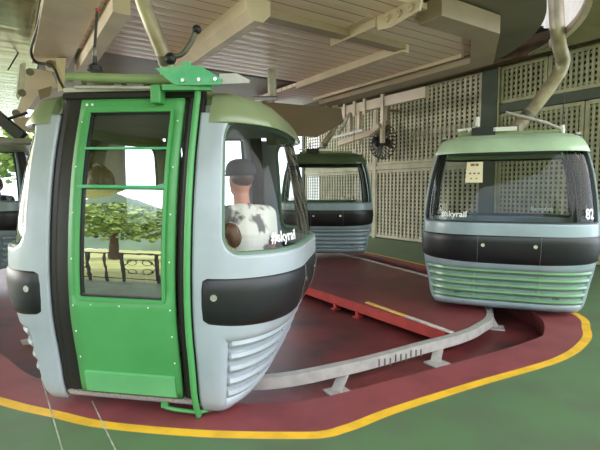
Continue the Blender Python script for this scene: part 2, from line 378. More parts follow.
# white corrugated sheet above the slot
mb = MB(); vs = []; fs = []
for i in range(37):
    x = 6.75+i*.045; y = 4.0+(.04 if (i//2) % 2 else 0); vs += [(x, y, 4.1), (x, y, 4.85+.12*((i//8)%3))]
for i in range(36): fs.append((2*i, 2*i+2, 2*i+3, 2*i+1))
mb.add(vs, fs); o = grid_obj(mb, 'wall_upper', M['corrugated'], solid=.01); struct(o)
area('sheet_fill_light', tuple(g2w(7.4, 2.4, 5.4)), tuple(g2w(7.8, 4.0, 4.5)), (1.6, .8), 18, (.95, .95, 1))  # added lamp to brighten the corrugated sheet; the roof has no opening here
# beams under the roof, above the lattice
for i, (x, z, w, h) in enumerate([(9.6, 4.55, .2, .22), (9.95, 4.72, .12, .5)]):
    o = grid_obj(MB().box((x, 8.2, z), (w, 14.5, h)), 'trim_%d' % (14+i), M['wood_dark']); struct(o)
for y in (4.6, 6.2, 8.4):
    o = grid_obj(MB().box((8.2, y, 4.6), (3.2, .14, .2)), 'trim_16', M['wood_dark']); struct(o)

# hanging ceiling hardware: bolted bracket plate and angle
t = empty('ceiling_bracket', g2w(3.42, 3.42, 3.4), G); tag(t, 'beige ceiling bracket with large round bolts at the top of the picture', 'bracket')
MB().prism([(-.32, 0), (.32, 0), (.3, -.14), (.1, -.17), (-.28, -.12)], -.012, .012, lambda x, y, z: (z, x, y)).build('bracket_plate', M['beige'], t)
for k in (-.18, -.02, .14):
    MB().tube([(.0, k, -.07), (-.045, k, -.07)], .038, 16).tube([(-.04, k, -.07), (-.06, k, -.07)], .018, 6).build('bolt', M['beige'], t, smooth=True)
MB().box((-.02, .72, -.05), (.02, .8, .1)).box((-.07, .72, -.005), (.1, .8, .012)).build('angle_bar', M['beige'], t)

# brown soffit panel in the distance
o = empty('hanging_panel', ony(302, 118, 9.6), rad(-3)); tag(o, 'wide brown rectangular panel hanging beyond the nearest cabin roof', 'panel')
MB().prism([(-.85, .34), (.82, .18), (.86, -.1), (.3, -.4), (-.3, -.36)], -.05, .05, lambda x, y, z: (x, z, y)).build('panel', M['brown_panel'], o)
MB().bar((-.6, 0, .28), (-.6, 0, 1.0), .05, .05).build('hanger', M['beige_dark'], o)
MB().bar((.5, 0, .2), (.5, 0, 1.0), .05, .05).build('hanger', M['beige_dark'], o)
t = empty('steel_tube', ony(272, 98, 6.9)); tag(t, 'short silver steel tube hanging from the boarded ceiling', 'tube')
MB().tube([(0, 0, .02), (0, 0, .42)], .065, 16).build('tube', M['galv'], t, smooth=True)
MB().box((-.1, 0, 0), (.36, .18, .02)).build('foot_plate', M['galv_dark'], t)

# beam with brackets, and the dark fan on the lattice wall
def wallpt(px, xo=10.05):
    k = (px-300)/F; y = (xo*gc-k*xo*gs)/(gs+k*gc); return y
Y1 = wallpt(343, 8.6); Y2 = wallpt(425, 8.6)
def zat(px, py, xo):
    y = wallpt(px, xo); p = g2w(xo, y); d = p.y; r = ray(px, py); return H+r[2]/r[1]*d
t = empty('beige_rail_beam', g2w(8.6, (Y1+Y2)/2, zat(425, 92, 8.6)), G); tag(t, 'long beige steel box beam in front of the left lattice', 'beam')
hl = (Y1-Y2)/2
MB().box((0, 0, 0), (.16, 2*hl, .26)).build('beam', M['beige'], t, bevel=.01)
for k in (-.1, .35, .62, .9):
    MB().box((-.1, hl*k, -.02), (.05, .09, .42)).build('clamp', M['beige'], t)
for k, l in ((-.05, .95), (.55, .9), (.8, .6)):
    MB().box((0, hl*k, -.13-l/2), (.1, .1, l)).build('drop_post', M['beige'], t)
MB().bar((-.1, hl*1.05, -.95), (-.1, hl*.15, -.78), .12, .14).bar((-.1, hl*.15, -.78), (-.1, -hl*.05, -.62), .12, .12).build('lower_arm', M['beige'], t)
MB().bar((-.35, hl*1.1, -.8), (-.35, hl*.2, -.72), .05, .07).tube([(-.35, hl*.9, -.76), (-.2, hl*.8, -.4), (-.1, hl*.75, -.1)], .04).build('linkage', M['galv'], t)
zf = zat(380, 142, 9.4)
t = empty('wall_fan', g2w(9.4, wallpt(381, 9.4), zf), G); tag(t, 'dark round caged fan hanging in front of the lattice wall', 'fan')
mb = MB()
R_ = .5
for k in range(28):
    a = 2*PI*k/28
    mb.tube([(-.16, 0, 0), (-.15, R_*.5*math.cos(a), R_*.5*math.sin(a)), (-.06, R_*.95*math.cos(a), R_*.95*math.sin(a)), (.1, R_*math.cos(a), R_*math.sin(a))], .014, 4)
for r, x in ((1, .1), (.95, -.06), (.5, -.15)):
    mb.tube([(x, R_*r*math.cos(2*PI*k/32), R_*r*math.sin(2*PI*k/32)) for k in range(33)], .012, 5)
mb.build('fan_cage', M['black'], t)
MB().tube([(-.1, 0, 0), (.25, 0, 0)], .11, 16).build('motor', M['black'], t, smooth=True)
for k in range(4):
    a = k*PI/2+.3
    MB().prism([(.08, -.05), (.42, -.13), (.44, .09), (.08, .06)], -.006, .006, lambda x, y, z, a=a: (z+y*.3, x*math.cos(a)-y*math.sin(a), x*math.sin(a)+y*math.cos(a))).build('blade', M['black'], t)
MB().box((.2, 0, .5), (.08, .08, 1.1)).box((.12, 0, .5), (.2, .26, .22)).box((.45, 0, .95), (.55, .06, .08)).build('fan_bracket', M['beige_dark'], t)

# ------------------------------------------------------------------ lattice wall on the right
XW = 10.05
def lattice(name, y0, y1, z0, z1, sy, sz, wy, wz, m):
    mb = MB(); n = int((y1-y0)/sy); sy = (y1-y0)/n
    for i in range(n+1): mb.box((XW, y0+i*sy, (z0+z1)/2), (.03, wy, z1-z0))
    n = int((z1-z0)/sz); sz = (z1-z0)/n
    for i in range(n+1): mb.box((XW+.022, (y0+y1)/2, z0+i*sz), (.016, y1-y0, wz))
    for y in (y0, y1): mb.box((XW-.012, y, (z0+z1)/2), (.05, .08, z1-z0))
    for z in (z0+.03, z1-.03): mb.box((XW-.012, (y0+y1)/2, z), (.05, y1-y0, .08))
    return struct(grid_obj(mb, name, m))
yp = wallpt(484)
ys = [2.2, wallpt(581), yp-.35]
for i in range(2): lattice('wall_right', ys[i]+.05, ys[i+1]-.05, .05, 3.36, .105, .105, .052, .052, M['lattice'])
y3 = [2.2, wallpt(543), yp-.35]
for i in range(2): lattice('wall_right', y3[i]+.05, y3[i+1]-.05, 3.62, 4.46, .105, .105, .052, .052, M['lattice'])
y4 = [yp+.1, wallpt(375), 15.1]
for i in range(2):
    lattice('wall_right', y4[i]+.08, y4[i+1]-.08, .05, 2.16, .15, .11, .075, .05, M['lattice_left'])
    lattice('wall_right', y4[i]+.08, y4[i+1]-.08, 2.36, 4.5, .15, .11, .075, .05, M['lattice_left'])
o = grid_obj(MB().box((XW+.0, (2.2+yp)/2, 3.49), (.14, yp-2.2, .2)), 'trim_17', M['post_green']); struct(o)
o = grid_obj(MB().box((XW-.03, yp-.13, 2.25), (.2, .42, 4.5)), 'trim_18', M['post_green']); struct(o)
o = grid_obj(MB().box((XW-.09, yp-.36, 2.25), (.04, .035, 4.5)), 'trim_19', M['lattice']); struct(o)
o = grid_obj(MB().box((XW, (yp+15.1)/2, 2.26), (.1, 15.1-yp, .14)), 'trim_20', M['lattice_left']); struct(o)
o = grid_obj(MB().box((XW, wallpt(375), 2.25), (.12, .14, 4.5)), 'trim_21', M['lattice_left']); struct(o)
o = grid_obj(MB().box((XW, 15.15, 2.25), (.16, .16, 4.5)), 'trim_22', M['post_green']); struct(o)
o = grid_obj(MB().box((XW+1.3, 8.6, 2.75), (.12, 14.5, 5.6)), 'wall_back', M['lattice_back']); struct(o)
mb = MB()
for k in range(3): mb.box((XW+.7, wallpt(425)+k*.0, 3.0+k*.16), (.06, 2.6, .07))
for k, px in enumerate((470, 520)): mb.box((XW+.6, wallpt(px), 2.8-k*.3), (.05, 1.2, .08))
o = grid_obj(mb, 'duct_slats', M['white']); tag(o, 'pale horizontal slats glimpsed behind the lattice wall', 'slats')

# ------------------------------------------------------------------ GONDOLA CABINS
Le, Ls, Cc = .32, .6, .95
def interp(tab, z):
    if z <= tab[0][0]: return tab[0][1]
    for i in range(len(tab)-1):
        if z <= tab[i+1][0]:
            z0, a = tab[i]; z1, b = tab[i+1]; t = (z-z0)/(z1-z0)
            pa = tab[i-1] if i else tab[i]; pb = tab[i+2] if i+2 < len(tab) else tab[i+1]
            m0 = (b-pa[1])/(z1-pa[0])*(z1-z0) if z1 > pa[0] else 0; m1 = (pb[1]-a)/(pb[0]-z0)*(z1-z0)
            t2, t3 = t*t, t*t*t
            return (2*t3-3*t2+1)*a+(t3-2*t2+t)*m0+(-2*t3+3*t2)*b+(t3-t2)*m1
    return tab[-1][1]
TA = [(-.09, .68), (0, .80), (.25, .91), (.5, 1.01), (.7, 1.07), (.95, 1.085), (1.3, 1.04), (1.6, .975), (1.86, .90), (2.03, .84), (2.16, .80)]
TB = [(-.09, .80), (0, .86), (.25, .91), (.5, .96), (.7, .98), (.95, .98), (1.3, .95), (1.6, .90), (1.86, .83), (2.03, .78), (2.16, .76)]
def A_(z): return interp(TA, z)
def B2(z): return interp(TB, z)
def surf(end, s, z, off=0):
    a, b = A_(z), B2(z); q = abs(s); sg = -1 if s > 0 else 1
    if q <= Le: u, v, nu, nv = a, q, 1, 0
    elif q <= Le+Cc:
        ph = (q-Le)/Cc*PI/2; ra, rb = a-Ls, b-Le
        u = Ls+ra*math.cos(ph); v = Le+rb*math.sin(ph); nu, nv = math.cos(ph)*rb, math.sin(ph)*ra
        L = math.hypot(nu, nv); nu /= L; nv /= L
    else: u, v, nu, nv = Ls-(q-Le-Cc), b, 0, 1
    return (end*(u+nu*off), end*(sg*(v+nv*off)), z)
def side(sg, u, z, off=0): return (u, sg*(B2(z)+off), z)
def rrect(s0, s1, z0, z1, r, n=7):
    o = []
    for cx, cz, a0 in ((s1-r, z0+r, -90), (s1-r, z1-r, 0), (s0+r, z1-r, 90), (s0+r, z0+r, 180)):
        for k in range(n+1):
            a = rad(a0+90*k/n); o.append((cx+r*math.cos(a), cz+r*math.sin(a)))
    return o
def in_rr(s, z, s0, s1, z0, z1, r):
    if not (s0 < s < s1 and z0 < z < z1): return False
    dx = max(s0+r-s, s-(s1-r), 0); dz = max(z0+r-z, z-(z1-r), 0)
    return dx*dx+dz*dz < r*r if dx > 0 and dz > 0 else True
def snap_rr(s, z, s0, s1, z0, z1, r):
    cs = min(max(s, s0+r), s1-r); cz = min(max(z, z0+r), z1-r)
    ds, dz = s-cs, z-cz; L = math.hypot(ds, dz)
    if L < 1e-9: return s, z
    return cs+ds/L*r, cz+dz/L*r
SE = Le+Cc+.1                                     # body reaches the door seal
WIN = (-1.17, 1.17, 1.0, 1.86, .13)
LOU = (-1.15, 1.15, -.015, .465, .07)
def shell_mesh():
    d = .016; ns = int(2*SE/d); z0, z1 = -.07, 1.895; nz_ = int((z1-z0)/d)
    S = [-SE+2*SE*i/ns for i in range(ns+1)]; Z = [z0+(z1-z0)*j/nz_ for j in range(nz_+1)]
    mb = MB(); idx = {}; vs = []; fs = []; 
    hole = [[in_rr((S[i]+S[i+1])/2, (Z[j]+Z[j+1])/2, *WIN) for j in range(nz_)] for i in range(ns)]
    def vid(i, j):
        if (i, j) in idx: return idx[(i, j)]
        s, z = S[i], Z[j]
        nb = [hole[a][b] for a in (i-1, i) for b in (j-1, j) if 0 <= a < ns and 0 <= b < nz_]
        if any(nb) and not all(nb): s, z = snap_rr(s, z, *WIN)
        off = 0
        s0, s1, a0, a1, r = LOU
        if s0 < s < s1 and a0 < z < a1:
            m = min(s-s0, s1-s, z-a0, a1-z); off = -.04*min(1, m/.03)
        vs.append((s, z, off)); idx[(i, j)] = len(vs)-1; return idx[(i, j)]
    for i in range(ns):
        for j in range(nz_):
            if not hole[i][j]: fs.append((vid(i, j), vid(i+1, j), vid(i+1, j+1), vid(i, j+1)))
    return vs, fs
SHV, SHF = shell_mesh()
def strip(pathfn, n, prof_n, closed=False, caps=True):
    mb = MB(); vs = []; fs = []
    for i in range(n):
        for k in range(prof_n): vs.append(pathfn(i, k))
    for i in range(n if closed else n-1):
        for k in range(prof_n): fs.append((i*prof_n+k, i*prof_n+(k+1) % prof_n, ((i+1) % n)*prof_n+(k+1) % prof_n, ((i+1) % n)*prof_n+k))
    if caps and not closed: fs += [tuple(range(prof_n))[::-1], tuple(range((n-1)*prof_n, n*prof_n))]
    return mb.add(vs, fs)
def frame_ring(outline, fn, w, o0, o1):          # gasket around an outline in (s, z)
    n = len(outline)
    def pf(i, k):
        a = outline[(i+1) % n]; b = outline[i-1]; t = Vector((a[0]-b[0], a[1]-b[1])).normalized(); nn = Vector((t.y, -t.x))
        d, off = ((w, o0), (w*.8, o1), (-w*.8, o1), (-w, o0))[k]
        return fn(outline[i][0]+nn.x*d, outline[i][1]+nn.y*d, off)
    return strip(pf, n, 4, closed=True)
def dens(pts, m=.05):                            # densify an outline so that it follows the curved skin
    o = []
    for i, p in enumerate(pts):
        q = pts[(i+1) % len(pts)]; L = math.hypot(q[0]-p[0], q[1]-p[1]); k = max(1, int(L/m))
        for j in range(k): o.append((p[0]+(q[0]-p[0])*j/k, p[1]+(q[1]-p[1])*j/k))
    return o
def text_mesh(txt, size):
    cu = bpy.data.curves.new('lettering', 'FONT'); cu.body = txt; cu.size = size; cu.extrude = 0; cu.offset = size*.022
    ob = bpy.data.objects.new('tmp_text', cu); C.objects.link(ob)
    dg = bpy.context.evaluated_depsgraph_get(); me = ob.evaluated_get(dg).to_mesh()
    vs = [tuple(v.co) for v in me.vertices]; fs = [tuple(p.vertices) for p in me.polygons]
    ob.evaluated_get(dg).to_mesh_clear(); bpy.data.objects.remove(ob); bpy.data.curves.remove(cu); return vs, fs
TXT = text_mesh('#skyrail', .1)
def make_gondola(label, loc, rot, roll, body, visor, louver, gasket, number=None, green_door=False, notice=False, tint=None):
    g = empty('gondola_cabin', loc, rot, 0); g.rotation_euler = (0, roll, rot)
    tag(g, label, 'cable car', 'gondola cabins on the station loop')
    for end in (1, -1):
        MB().add([surf(end, *v) for v in SHV], SHF).build('body_shell', body, g, smooth=True, solid=.03, angle=50)
        # louvred vent
        lv = MB()
        for zb in (.04, .132, .224, .316, .408):
            N = 60; 
            def pf(i, k, zb=zb):
                sl = (LOU[1]-.045)-(.408-zb)*.0; s = -sl+2*sl*i/(N-1); a = 2*PI*k/8; e = min(1, (sl-abs(s))/.05+.25)
                return surf(end, s, zb+.036*math.sin(a)*e, -.016+(.042*math.cos(a)*e))
            o_ = strip(pf, N, 8); lv.add(o_.v, o_.f)
        for s in (-.36, .36):
            for zb in (.086, .178, .27, .362):
                p = Vector(surf(end, s, zb, -.012)); lv.box(p, (.035, .03, .05))
        lv.build('vent_louver', louver, g, smooth=True)
        frame_ring(dens(rrect(*LOU)), lambda s, z, o: surf(end, s, z, o), .016, -.005, .014).build('vent_rim', louver, g, smooth=True)
        # bumper
        bp = [(-.004, .555), (.025, .558), (.042, .585), (.048, .67), (.048, .77), (.04, .84), (.025, .864), (-.004, .866)]
        N = 90; sb = 1.33
        def pb(i, k):
            s = -sb+2*sb*i/(N-1); e = min(1, (sb-abs(s))/.06); off, z = bp[k]; zc = .71; z = z-.055*(1-(s/sb)**2)*(1 if z < zc else 0)
            return surf(end, s, zc+(z-zc)*(.9+.1*math.sqrt(e)), off*(.35+.65*math.sqrt(e)) if off > 0 else off)
        b_ = strip(pb, N, len(bp)).build('bumper', M['bumper'], g, smooth=True, angle=60)
        for s in (-.28, .28, -1.22, 1.22):
            p = Vector(surf(end, s, .74, .04)); q = Vector(surf(end, s, .74, .055)); 
            MB().tube([p, q], .022, 14).build('bumper_screw', M['chrome'], b_, smooth=True)
        for s in (-.335, .335):
            MB().tube([surf(end, s, z-(.05 if z < .71 else 0), o_+.001) for o_, z in bp[1:-1]], .003, 6).build('bumper_seam', M['galv_dark'], b_)
        # end window
        s0, s1, z0, z1, r = WIN; N, K = 64, 24; vs = []; fs = []
        for j in range(K+1):
            z = z0+(z1-z0)*j/K; dz = max(z0+r-z, z-(z1-r), 0); ins = r-math.sqrt(max(r*r-dz*dz, 0))
            for i in range(N+1): vs.append(surf(end, (s0+ins)+(s1-s0-2*ins)*i/N, z, -.012))
        for j in range(K):
            for i in range(N): fs.append((j*(N+1)+i, j*(N+1)+i+1, (j+1)*(N+1)+i+1, (j+1)*(N+1)+i))
        w = MB().add(vs, fs).build('end_window', M['glass_end'], g, smooth=True)
        frame_ring(dens(rrect(*WIN)), lambda s, z, o: surf(end, s, z, o), .022, -.012, .012).build('window_gasket', gasket, w, smooth=True)
        tv, tf = TXT
        MB().add([surf(end, .77-x, 1.065+y, .003) for x, y, _ in tv], tf).build('lettering', M['text'], w)
        if number:
            nv, nf = text_mesh(number, .165)
            MB().add([surf(end, -.82-x, 1.06+y, .003) for x, y, _ in nv], nf).build('number', M['text'], w)
        if notice and end == -1:
            vs = [surf(end, .50-i*.04, 1.48+j*.05, .0) for j in range(6) for i in range(6)]
            pn = MB().add(vs, [(j*6+i, j*6+i+1, (j+1)*6+i+1, (j+1)*6+i) for j in range(5) for i in range(5)]).build('notice', M['paper'], w)
            for (x, y, a, b__) in ((.05, .2, .05, .03), (.11, .2, .04, .03), (.04, .1, .025, .02), (.09, .1, .025, .02), (.14, .1, .025, .02), (.06, .04, .02, .015), (.12, .04, .02, .015)):
                MB().add([surf(end, .5-xx, 1.48+yy, .003) for xx, yy in ((x, y), (x+a, y), (x+a, y+b__), (x, y+b__))], [(0, 1, 2, 3)]).build('notice_mark', M['ink'], pn)
        # visor roof lip
        vp = [(-.02, 1.87), (.02, 1.85), (.06, 1.838), (.068, 1.848), (.055, 1.91), (.035, 1.97), (.01, 2.015), (-.03, 2.035), (-.12, 2.05)]
        N = 72; sv = 1.31
        def pv(i, k):
            s = -sv+2*sv*i/(N-1); w_ = .55+.45*max(0, math.cos(min(abs(s)/1.31, 1)*PI/2))**.6; off, z = vp[k]
            return surf(end, s, z, off*w_ if off > 0 else off)
        strip(pv, N, len(vp)).build('roof_visor', visor, g, smooth=True, angle=50)
    # roof, floor pan
    def loop(z, off):
        o_ = []
        n = 40; S = Le+Cc+Ls
        for end in (1, -1):
            for i in range(n): s = -S+2*S*i/n; o_.append(surf(end, s, z, off))
        return o_
    def stack(levels):
        mb = MB(); L0 = None; vs = []; fs = []; n = 80
        for z, off in levels: vs += loop(z, off)
        for j in range(len(levels)-1):
            for i in range(n): fs.append((j*n+i, j*n+(i+1) % n, (j+1)*n+(i+1) % n, (j+1)*n+i))
        fs += [tuple(range(n)), tuple(range((len(levels)-1)*n, len(levels)*n))]
        return mb.add(vs, fs)
    stack([(1.97, -.06), (2.0, -.04), (2.04, -.05), (2.06, -.09), (2.08, -.2), (2.09, -.4)]).build('roof', visor, g, smooth=True)
    stack([(1.92, -.04), (1.97, -.06)]).build('inner_ceiling', M['inside'], g)
    stack([(-.10, -.10), (-.07, -.002), (-.04, -.004), (-.02, -.03)]).build('floor_pan', body, g, smooth=True)
    stack([(.02, -.05), (.06, -.05)]).build('cabin_floor', M['cabin_floor'], g)
    for u in (-1, 1):                              # benches facing each other
        bn = MB().box((u*.66, 0, .42), (.42, 1.25, .07)).box((u*.8, 0, .25), (.06, 1.2, .34)).build('bench', M['seat'], g, bevel=.02)
        MB().box((u*.9, 0, .70), (.06, 1.2, .38)).build('backrest', M['seat'], bn, bevel=.02)
    # door sides
    for sg in (-1, 1):
        gd = green_door and sg == -1
        dm = M['green_door'] if gd else body; W_ = .378
        def sd(u, z, o_, sg=sg): return side(sg, u, z, o_)
        for u0, u1 in ((-.505, -.365), (.39, .505)):
            prof = [(u0, -.03), (u0, .0), (u0+.025, .012), (u0+.045, .002), (u0+.07, .012), (u1, .004), (u1, -.03)]
            strip(lambda i, k: sd(prof[k][0], -.04+i*2.07/40, prof[k][1]), 41, len(prof)).build('door_seal', M['seal'], g, smooth=True)
        # door leaf with window hole
        hw = .31; hz0, hz1 = .69, 1.925
        U = [-W_+.026, -hw+.024, hw, W_]; Zs = [.01+(hz0-.01)*i/10 for i in range(11)]+[hz0+(hz1-hz0)*i/16 for i in range(1, 17)]+[hz1+(2.0-hz1)*i/3 for i in range(1, 4)]
        vs = []; fs = []
        for z in Zs:
            for u in U: vs.append(sd(u, z, .012))
        for j in range(len(Zs)-1):
            for i in range(3):
                if i == 1 and hz0-1e-6 <= Zs[j] < hz1-1e-6: continue
                fs.append((j*4+i, j*4+i+1, (j+1)*4+i+1, (j+1)*4+i))
        door = MB().add(vs, fs).build('door', dm, g, smooth=True, solid=-.035, angle=30)
        frame_ring(dens(rrect(-hw+.024, hw+.0, hz0, hz1, .02, 3)), lambda a, b, o_: sd(a, b, o_), .014, .025, .04).build('window_frame', dm if gd else gasket, door)
        frame_ring(dens(rrect(-hw+.04, hw-.016, hz0+.016, hz1-.016, .02, 3)), lambda a, b, o_: sd(a, b, o_), .009, -.01, .02).build('window_gasket', M['black'], door)
        zm = 1.42 if gd else 1.5
        for za, zb2, gm in ((hz0, zm, M['glass_low'] if gd else M['glass_door']), (zm, hz1, M['glass_door'])):
            K = 12; vs = [sd(u, za+(zb2-za)*j/K, .006) for j in range(K+1) for u in (-hw+.02, hw)]
            MB().add(vs, [(2*j, 2*j+1, 2*j+3, 2*j+2) for j in range(K)]).build('door_pane', gm, door, smooth=True)
        if gd:
            for zr, rr in ((1.42, .012), (1.67, .009)):
                MB().tube([sd(-hw+.01, zr, .03), sd(hw+.01, zr, .03)], rr, 8).build('window_bar', M['green_plate'], door, smooth=True)
            K = 5; prof = [(.012+.018, .02), (.034+.018, .025), (.034+.018, .165), (.012+.02, .175)]
            MB().add([sd(u, z, o_) for u in (-.30, .345) for o_, z in prof], [(0, 1, 2, 3), (4, 5, 6, 7), (0, 4, 5, 1), (1, 5, 6, 2), (2, 6, 7, 3), (3, 7, 4, 0)]).build('kick_plate', M['green_kick'], door)
            rv = lambda p, q: MB().sphere(p, q, 8, 4).build('rivet', M['white'], door)
            for u in (-.326, .348):
                for z in (.27, .46, .64, .95, 1.25, 1.55, 1.85): 
                    p = sd(u, z, .031); rv(p, (.006, .004, .006))
            for u in (-.31, -.27): rv(sd(u, 1.968, .031), (.01, .005, .01))
            for u in (-.2, 0, .2): rv(sd(u, .65, .031), (.005, .003, .005))
        # header channel above the door
        prof = [(-.04, 2.01), (.02, 2.01), (.03, 2.02), (.03, 2.05), (-.04, 2.06)]
        MB().add([sd(u, z, o_) for u in (-.50, .50) for o_, z in prof], [(0, 1, 2, 3, 4), (5, 6, 7, 8, 9)]+[(i, (i+1) % 5, (i+1) % 5+5, i+5) for i in range(5)]).build('door_header', M['seal'], g)
        MB().box((0, sg*(B2(2.08)+.005), 2.075), (1.0, .05, .03)).build('drip_rail', M['galv'], g)
        MB().add([sd(u, z, o_) for u in (-.47, .47) for o_, z in ((-.05, -.03), (.03, -.03), (.03, .0), (-.05, .0))], [(0, 1, 2, 3), (4, 5, 6, 7), (0, 4, 5, 1), (1, 5, 6, 2), (2, 6, 7, 3), (3, 7, 4, 0)]).build('door_sill', M['tread'], g)
    return g
def to_local(g, w):
    m = Matrix.Translation(g.location) @ g.rotation_euler.to_matrix().to_4x4()
    return m.inverted() @ Vector(w)

b1 = body_mat('cabin_paint_grey_blue', (160, 169, 176)); b2 = body_mat('cabin_paint_sage', (142, 160, 166)); b3 = body_mat('cabin_paint_dusty', (140, 160, 168))
v1 = body_mat('visor_olive', (124, 136, 100)); v2 = body_mat('visor_mint', (178, 204, 172)); v3 = body_mat('visor_dark_green', (78, 94, 68))
l2 = body_mat('louver_green', (110, 154, 116))
gk1 = mat('gasket_green', (92, 122, 100), .5); gk2 = mat('gasket_black', (40, 44, 42), .5)
g1 = make_gondola('nearest cabin with bright green framed door, man in cap inside, left foreground', (-1.03, 3.86, .15), rad(-8.5), rad(.7), b1, v1, b1, gk1, None, True)
g2 = make_gondola('cabin numbered 82 with mint green roof lip and green louvres, at right', (2.82, 6.25, .16), rad(69.5), 0, b2, v2, l2, gk2, '82', False, True)
g3 = make_gondola('small distant cabin with dark green roof in front of the left lattice', (.6, 10.5, .27), rad(88), 0, b3, v3, b3, gk1)
g4 = make_gondola('pale cabin cut off by the left edge behind the nearest cabin', (-5.65, 7.9, .36), rad(12), 0, b2, v1, b2, gk1)

# hanger arms
def arm(g, pts, r=.06, extra=True):
    P = [to_local(g, p) for p in pts]; sp = spline(P, 6)
    a = MB().tube(sp, r, 16).build('hanger_arm', M['arm'], g, smooth=True)
    p = P[0]
    MB().box((p.x, p.y, 2.12), (.5, .34, .08)).box((p.x, p.y, 2.2), (.2, .2, .12)).build('hanger_base', M['galv_dark'], g, bevel=.01)
    d = (P[1]-P[0]).normalized(); q = P[1]
    MB().tube([q-d*.035, q+d*.035], r*1.15, 16).build('arm_clamp', M['galv_dark'], a, smooth=True)
    return a, P
a1, P1 = arm(g1, [(-1.0, 3.8, 2.25), (-1.05, 3.6, 2.57), (-1.19, 3.5, 3.0), (-1.3, 3.45, 3.6)], .058)
sp = spline([to_local(g1, w) for w in ((-1.07, 3.58, 2.6), (-.93, 3.55, 2.58), (-.85, 3.55, 2.66), (-.80, 3.55, 2.76))], 6)
MB().tube(sp, .02, 10).build('grip_lever', M['galv_dark'], a1, smooth=True)
for w, r in (((-.79, 3.55, 2.775), .035), ((-1.0, 3.56, 2.56), .045)):
    MB().sphere(to_local(g1, w), r).build('knob', M['black'], a1, smooth=True)
a2, P2 = arm(g2, [(2.87, 6.22, 2.3), (3.08, 6.2, 2.55), (3.32, 6.1, 2.92), (3.42, 6.0, 3.2), (3.21, 5.76, 3.44), (3.1, 5.72, 4.3)], .085)
arm(g3, [(.5, 10.5, 2.4), (.55, 10.45, 2.6), (.75, 10.4, 2.9), (.8, 10.4, 3.2), (.8, 10.4, 3.6)], .07)
arm(g4, [(-5.7, 7.8, 2.4), (-5.75, 7.75, 2.6), (-5.85, 7.7, 2.9), (-5.8, 7.7, 3.2), (-5.8, 7.7, 3.6)], .07)
# cabin 82: bent fork tubes and aerial on the roof
MB().tube([to_local(g2, w) for w in ((2.75, 6.1, 2.58), (3.0, 6.1, 2.52), (3.3, 6.15, 2.46), (3.6, 6.2, 2.36))], .02, 8).build('cross_link', M['galv'], a2, smooth=True)
def gear(g, aerial=True):
    # local u- faces the camera: roof gear along that edge
    MB().box((-.52, .02, 2.09), (.10, 1.15, .07)).build('roof_frame', M['green_pipe'], g)
    MB().box((-.56, .30, 2.13), (.12, .28, .1)).build('relay_box', M['black'], g)
    MB().box((-.56, .05, 2.15), (.12, .27, .05)).build('cable_tray', M['white'], g)
    MB().tube([(-.56, .37, 2.2), (-.56, .37, 2.32)], .025, 12).build('beacon', M['white'], g, smooth=True)
    mb = MB()
    for v in (.6, .48): mb.tube([(-.6, v, 2.15), (-.6, v-.05, 2.16), (-.58, v-.13, 2.17)], .016, 8)
    mb.tube([(-.6, .4, 2.18), (-.6, .62, 2.16)], .012, 8).build('roof_lever', M['white'], g, smooth=True)
    if aerial:
        a = MB().tube([(-.5, -.60, 2.06), (-.5, -.60, 2.18)], [.03, .022], 10).build('aerial_mount', M['white'], g, smooth=True)
        MB().tube([(-.5, -.60, 2.17), (-.5, -.60, 2.58)], [.009, .005], 6).build('aerial', M['black'], a)
gear(g2); gear(g3)
# nearest cabin: aerial, pipe, door gear
b = B2(2.06)
L = lambda x, y, Y: to_local(g1, ony(x, y, Y))
MB().tube([L(68, 77, 3.12), L(172, 80, 3.05)], .032, 16).build('roof_pipe', M['green_pipe'], g1, smooth=True)
MB().tube([L(75, 87, 3.06), L(168, 88, 3.0)], .012, 10).build('roof_rail', M['galv'], g1, smooth=True)
mb = MB()
for x in (80, 120, 150): p = L(x, 83, 3.12); mb.box((p.x, p.y, p.z), (.06, .06, .07))
mb.build('pipe_clip', M['galv_dark'], g1)
p0 = L(95, 71, 3.15); a = MB().tube([p0, p0+Vector((0, 0, .03)), p0+Vector((0, 0, .05)), p0+Vector((0, 0, .12))], [.05, .045, .016, .013], 14).build('aerial_mount', M['black'], g1, smooth=True)
MB().tube([p0+Vector((0, 0, .10)), p0+Vector((.004, 0, .14)), L(94.5, 48, 3.15)], [.016, .02, .012], 10).build('aerial_spring', M['galv_dark'], a, smooth=True)
MB().tube([L(94.5, 52, 3.15), L(97, 12, 3.15)], [.011, .008], 8).build('aerial', M['black'], a, smooth=True)
MB().sphere(L(97, 10, 3.15), .012).build('aerial_tip', M['red'], a)
# green plate with bolts (outline measured on the plate's own plane), lever, door post
Yp = 2.92
pl = [L(x, y, Yp) for x, y in ((153, 67), (182, 66), (182, 62), (191, 62), (191, 66), (202, 67), (223, 80), (222, 86), (175, 85), (165, 78))]
pm = sum((p.y for p in pl))/len(pl)
MB().prism([(p.x, p.z) for p in pl], pm-.012, pm+.012, lambda x, y, z: (x, z, y)).build('gear_plate', M['green_plate'], g1, bevel=.003)
for x, y in ((184, 81), (201, 81), (218, 81)):
    p = L(x, y, Yp); MB().tube([(p.x, pm-.012, p.z), (p.x, pm-.03, p.z)], .012, 8).build('bolt', M['chrome'], g1, smooth=True)
q = [L(x, y, Yp+.04) for x, y in ((222, 76), (240, 76), (253, 83), (252, 86), (222, 86))]
MB().prism([(p.x, p.z) for p in q], pm+.015, pm+.035, lambda x, y, z: (x, z, y)).build('gear_lever', M['galv'], g1)
MB().bar(L(163, 88, 2.95), L(212, 88, 2.95), .05, .035).build('door_track', M['green_door'], g1)
c = L(158, 95, 2.98); MB().box((c.x, c.y, c.z), (.07, .09, .12)).build('door_clip', M['green_door'], g1, bevel=.012)
pts = []
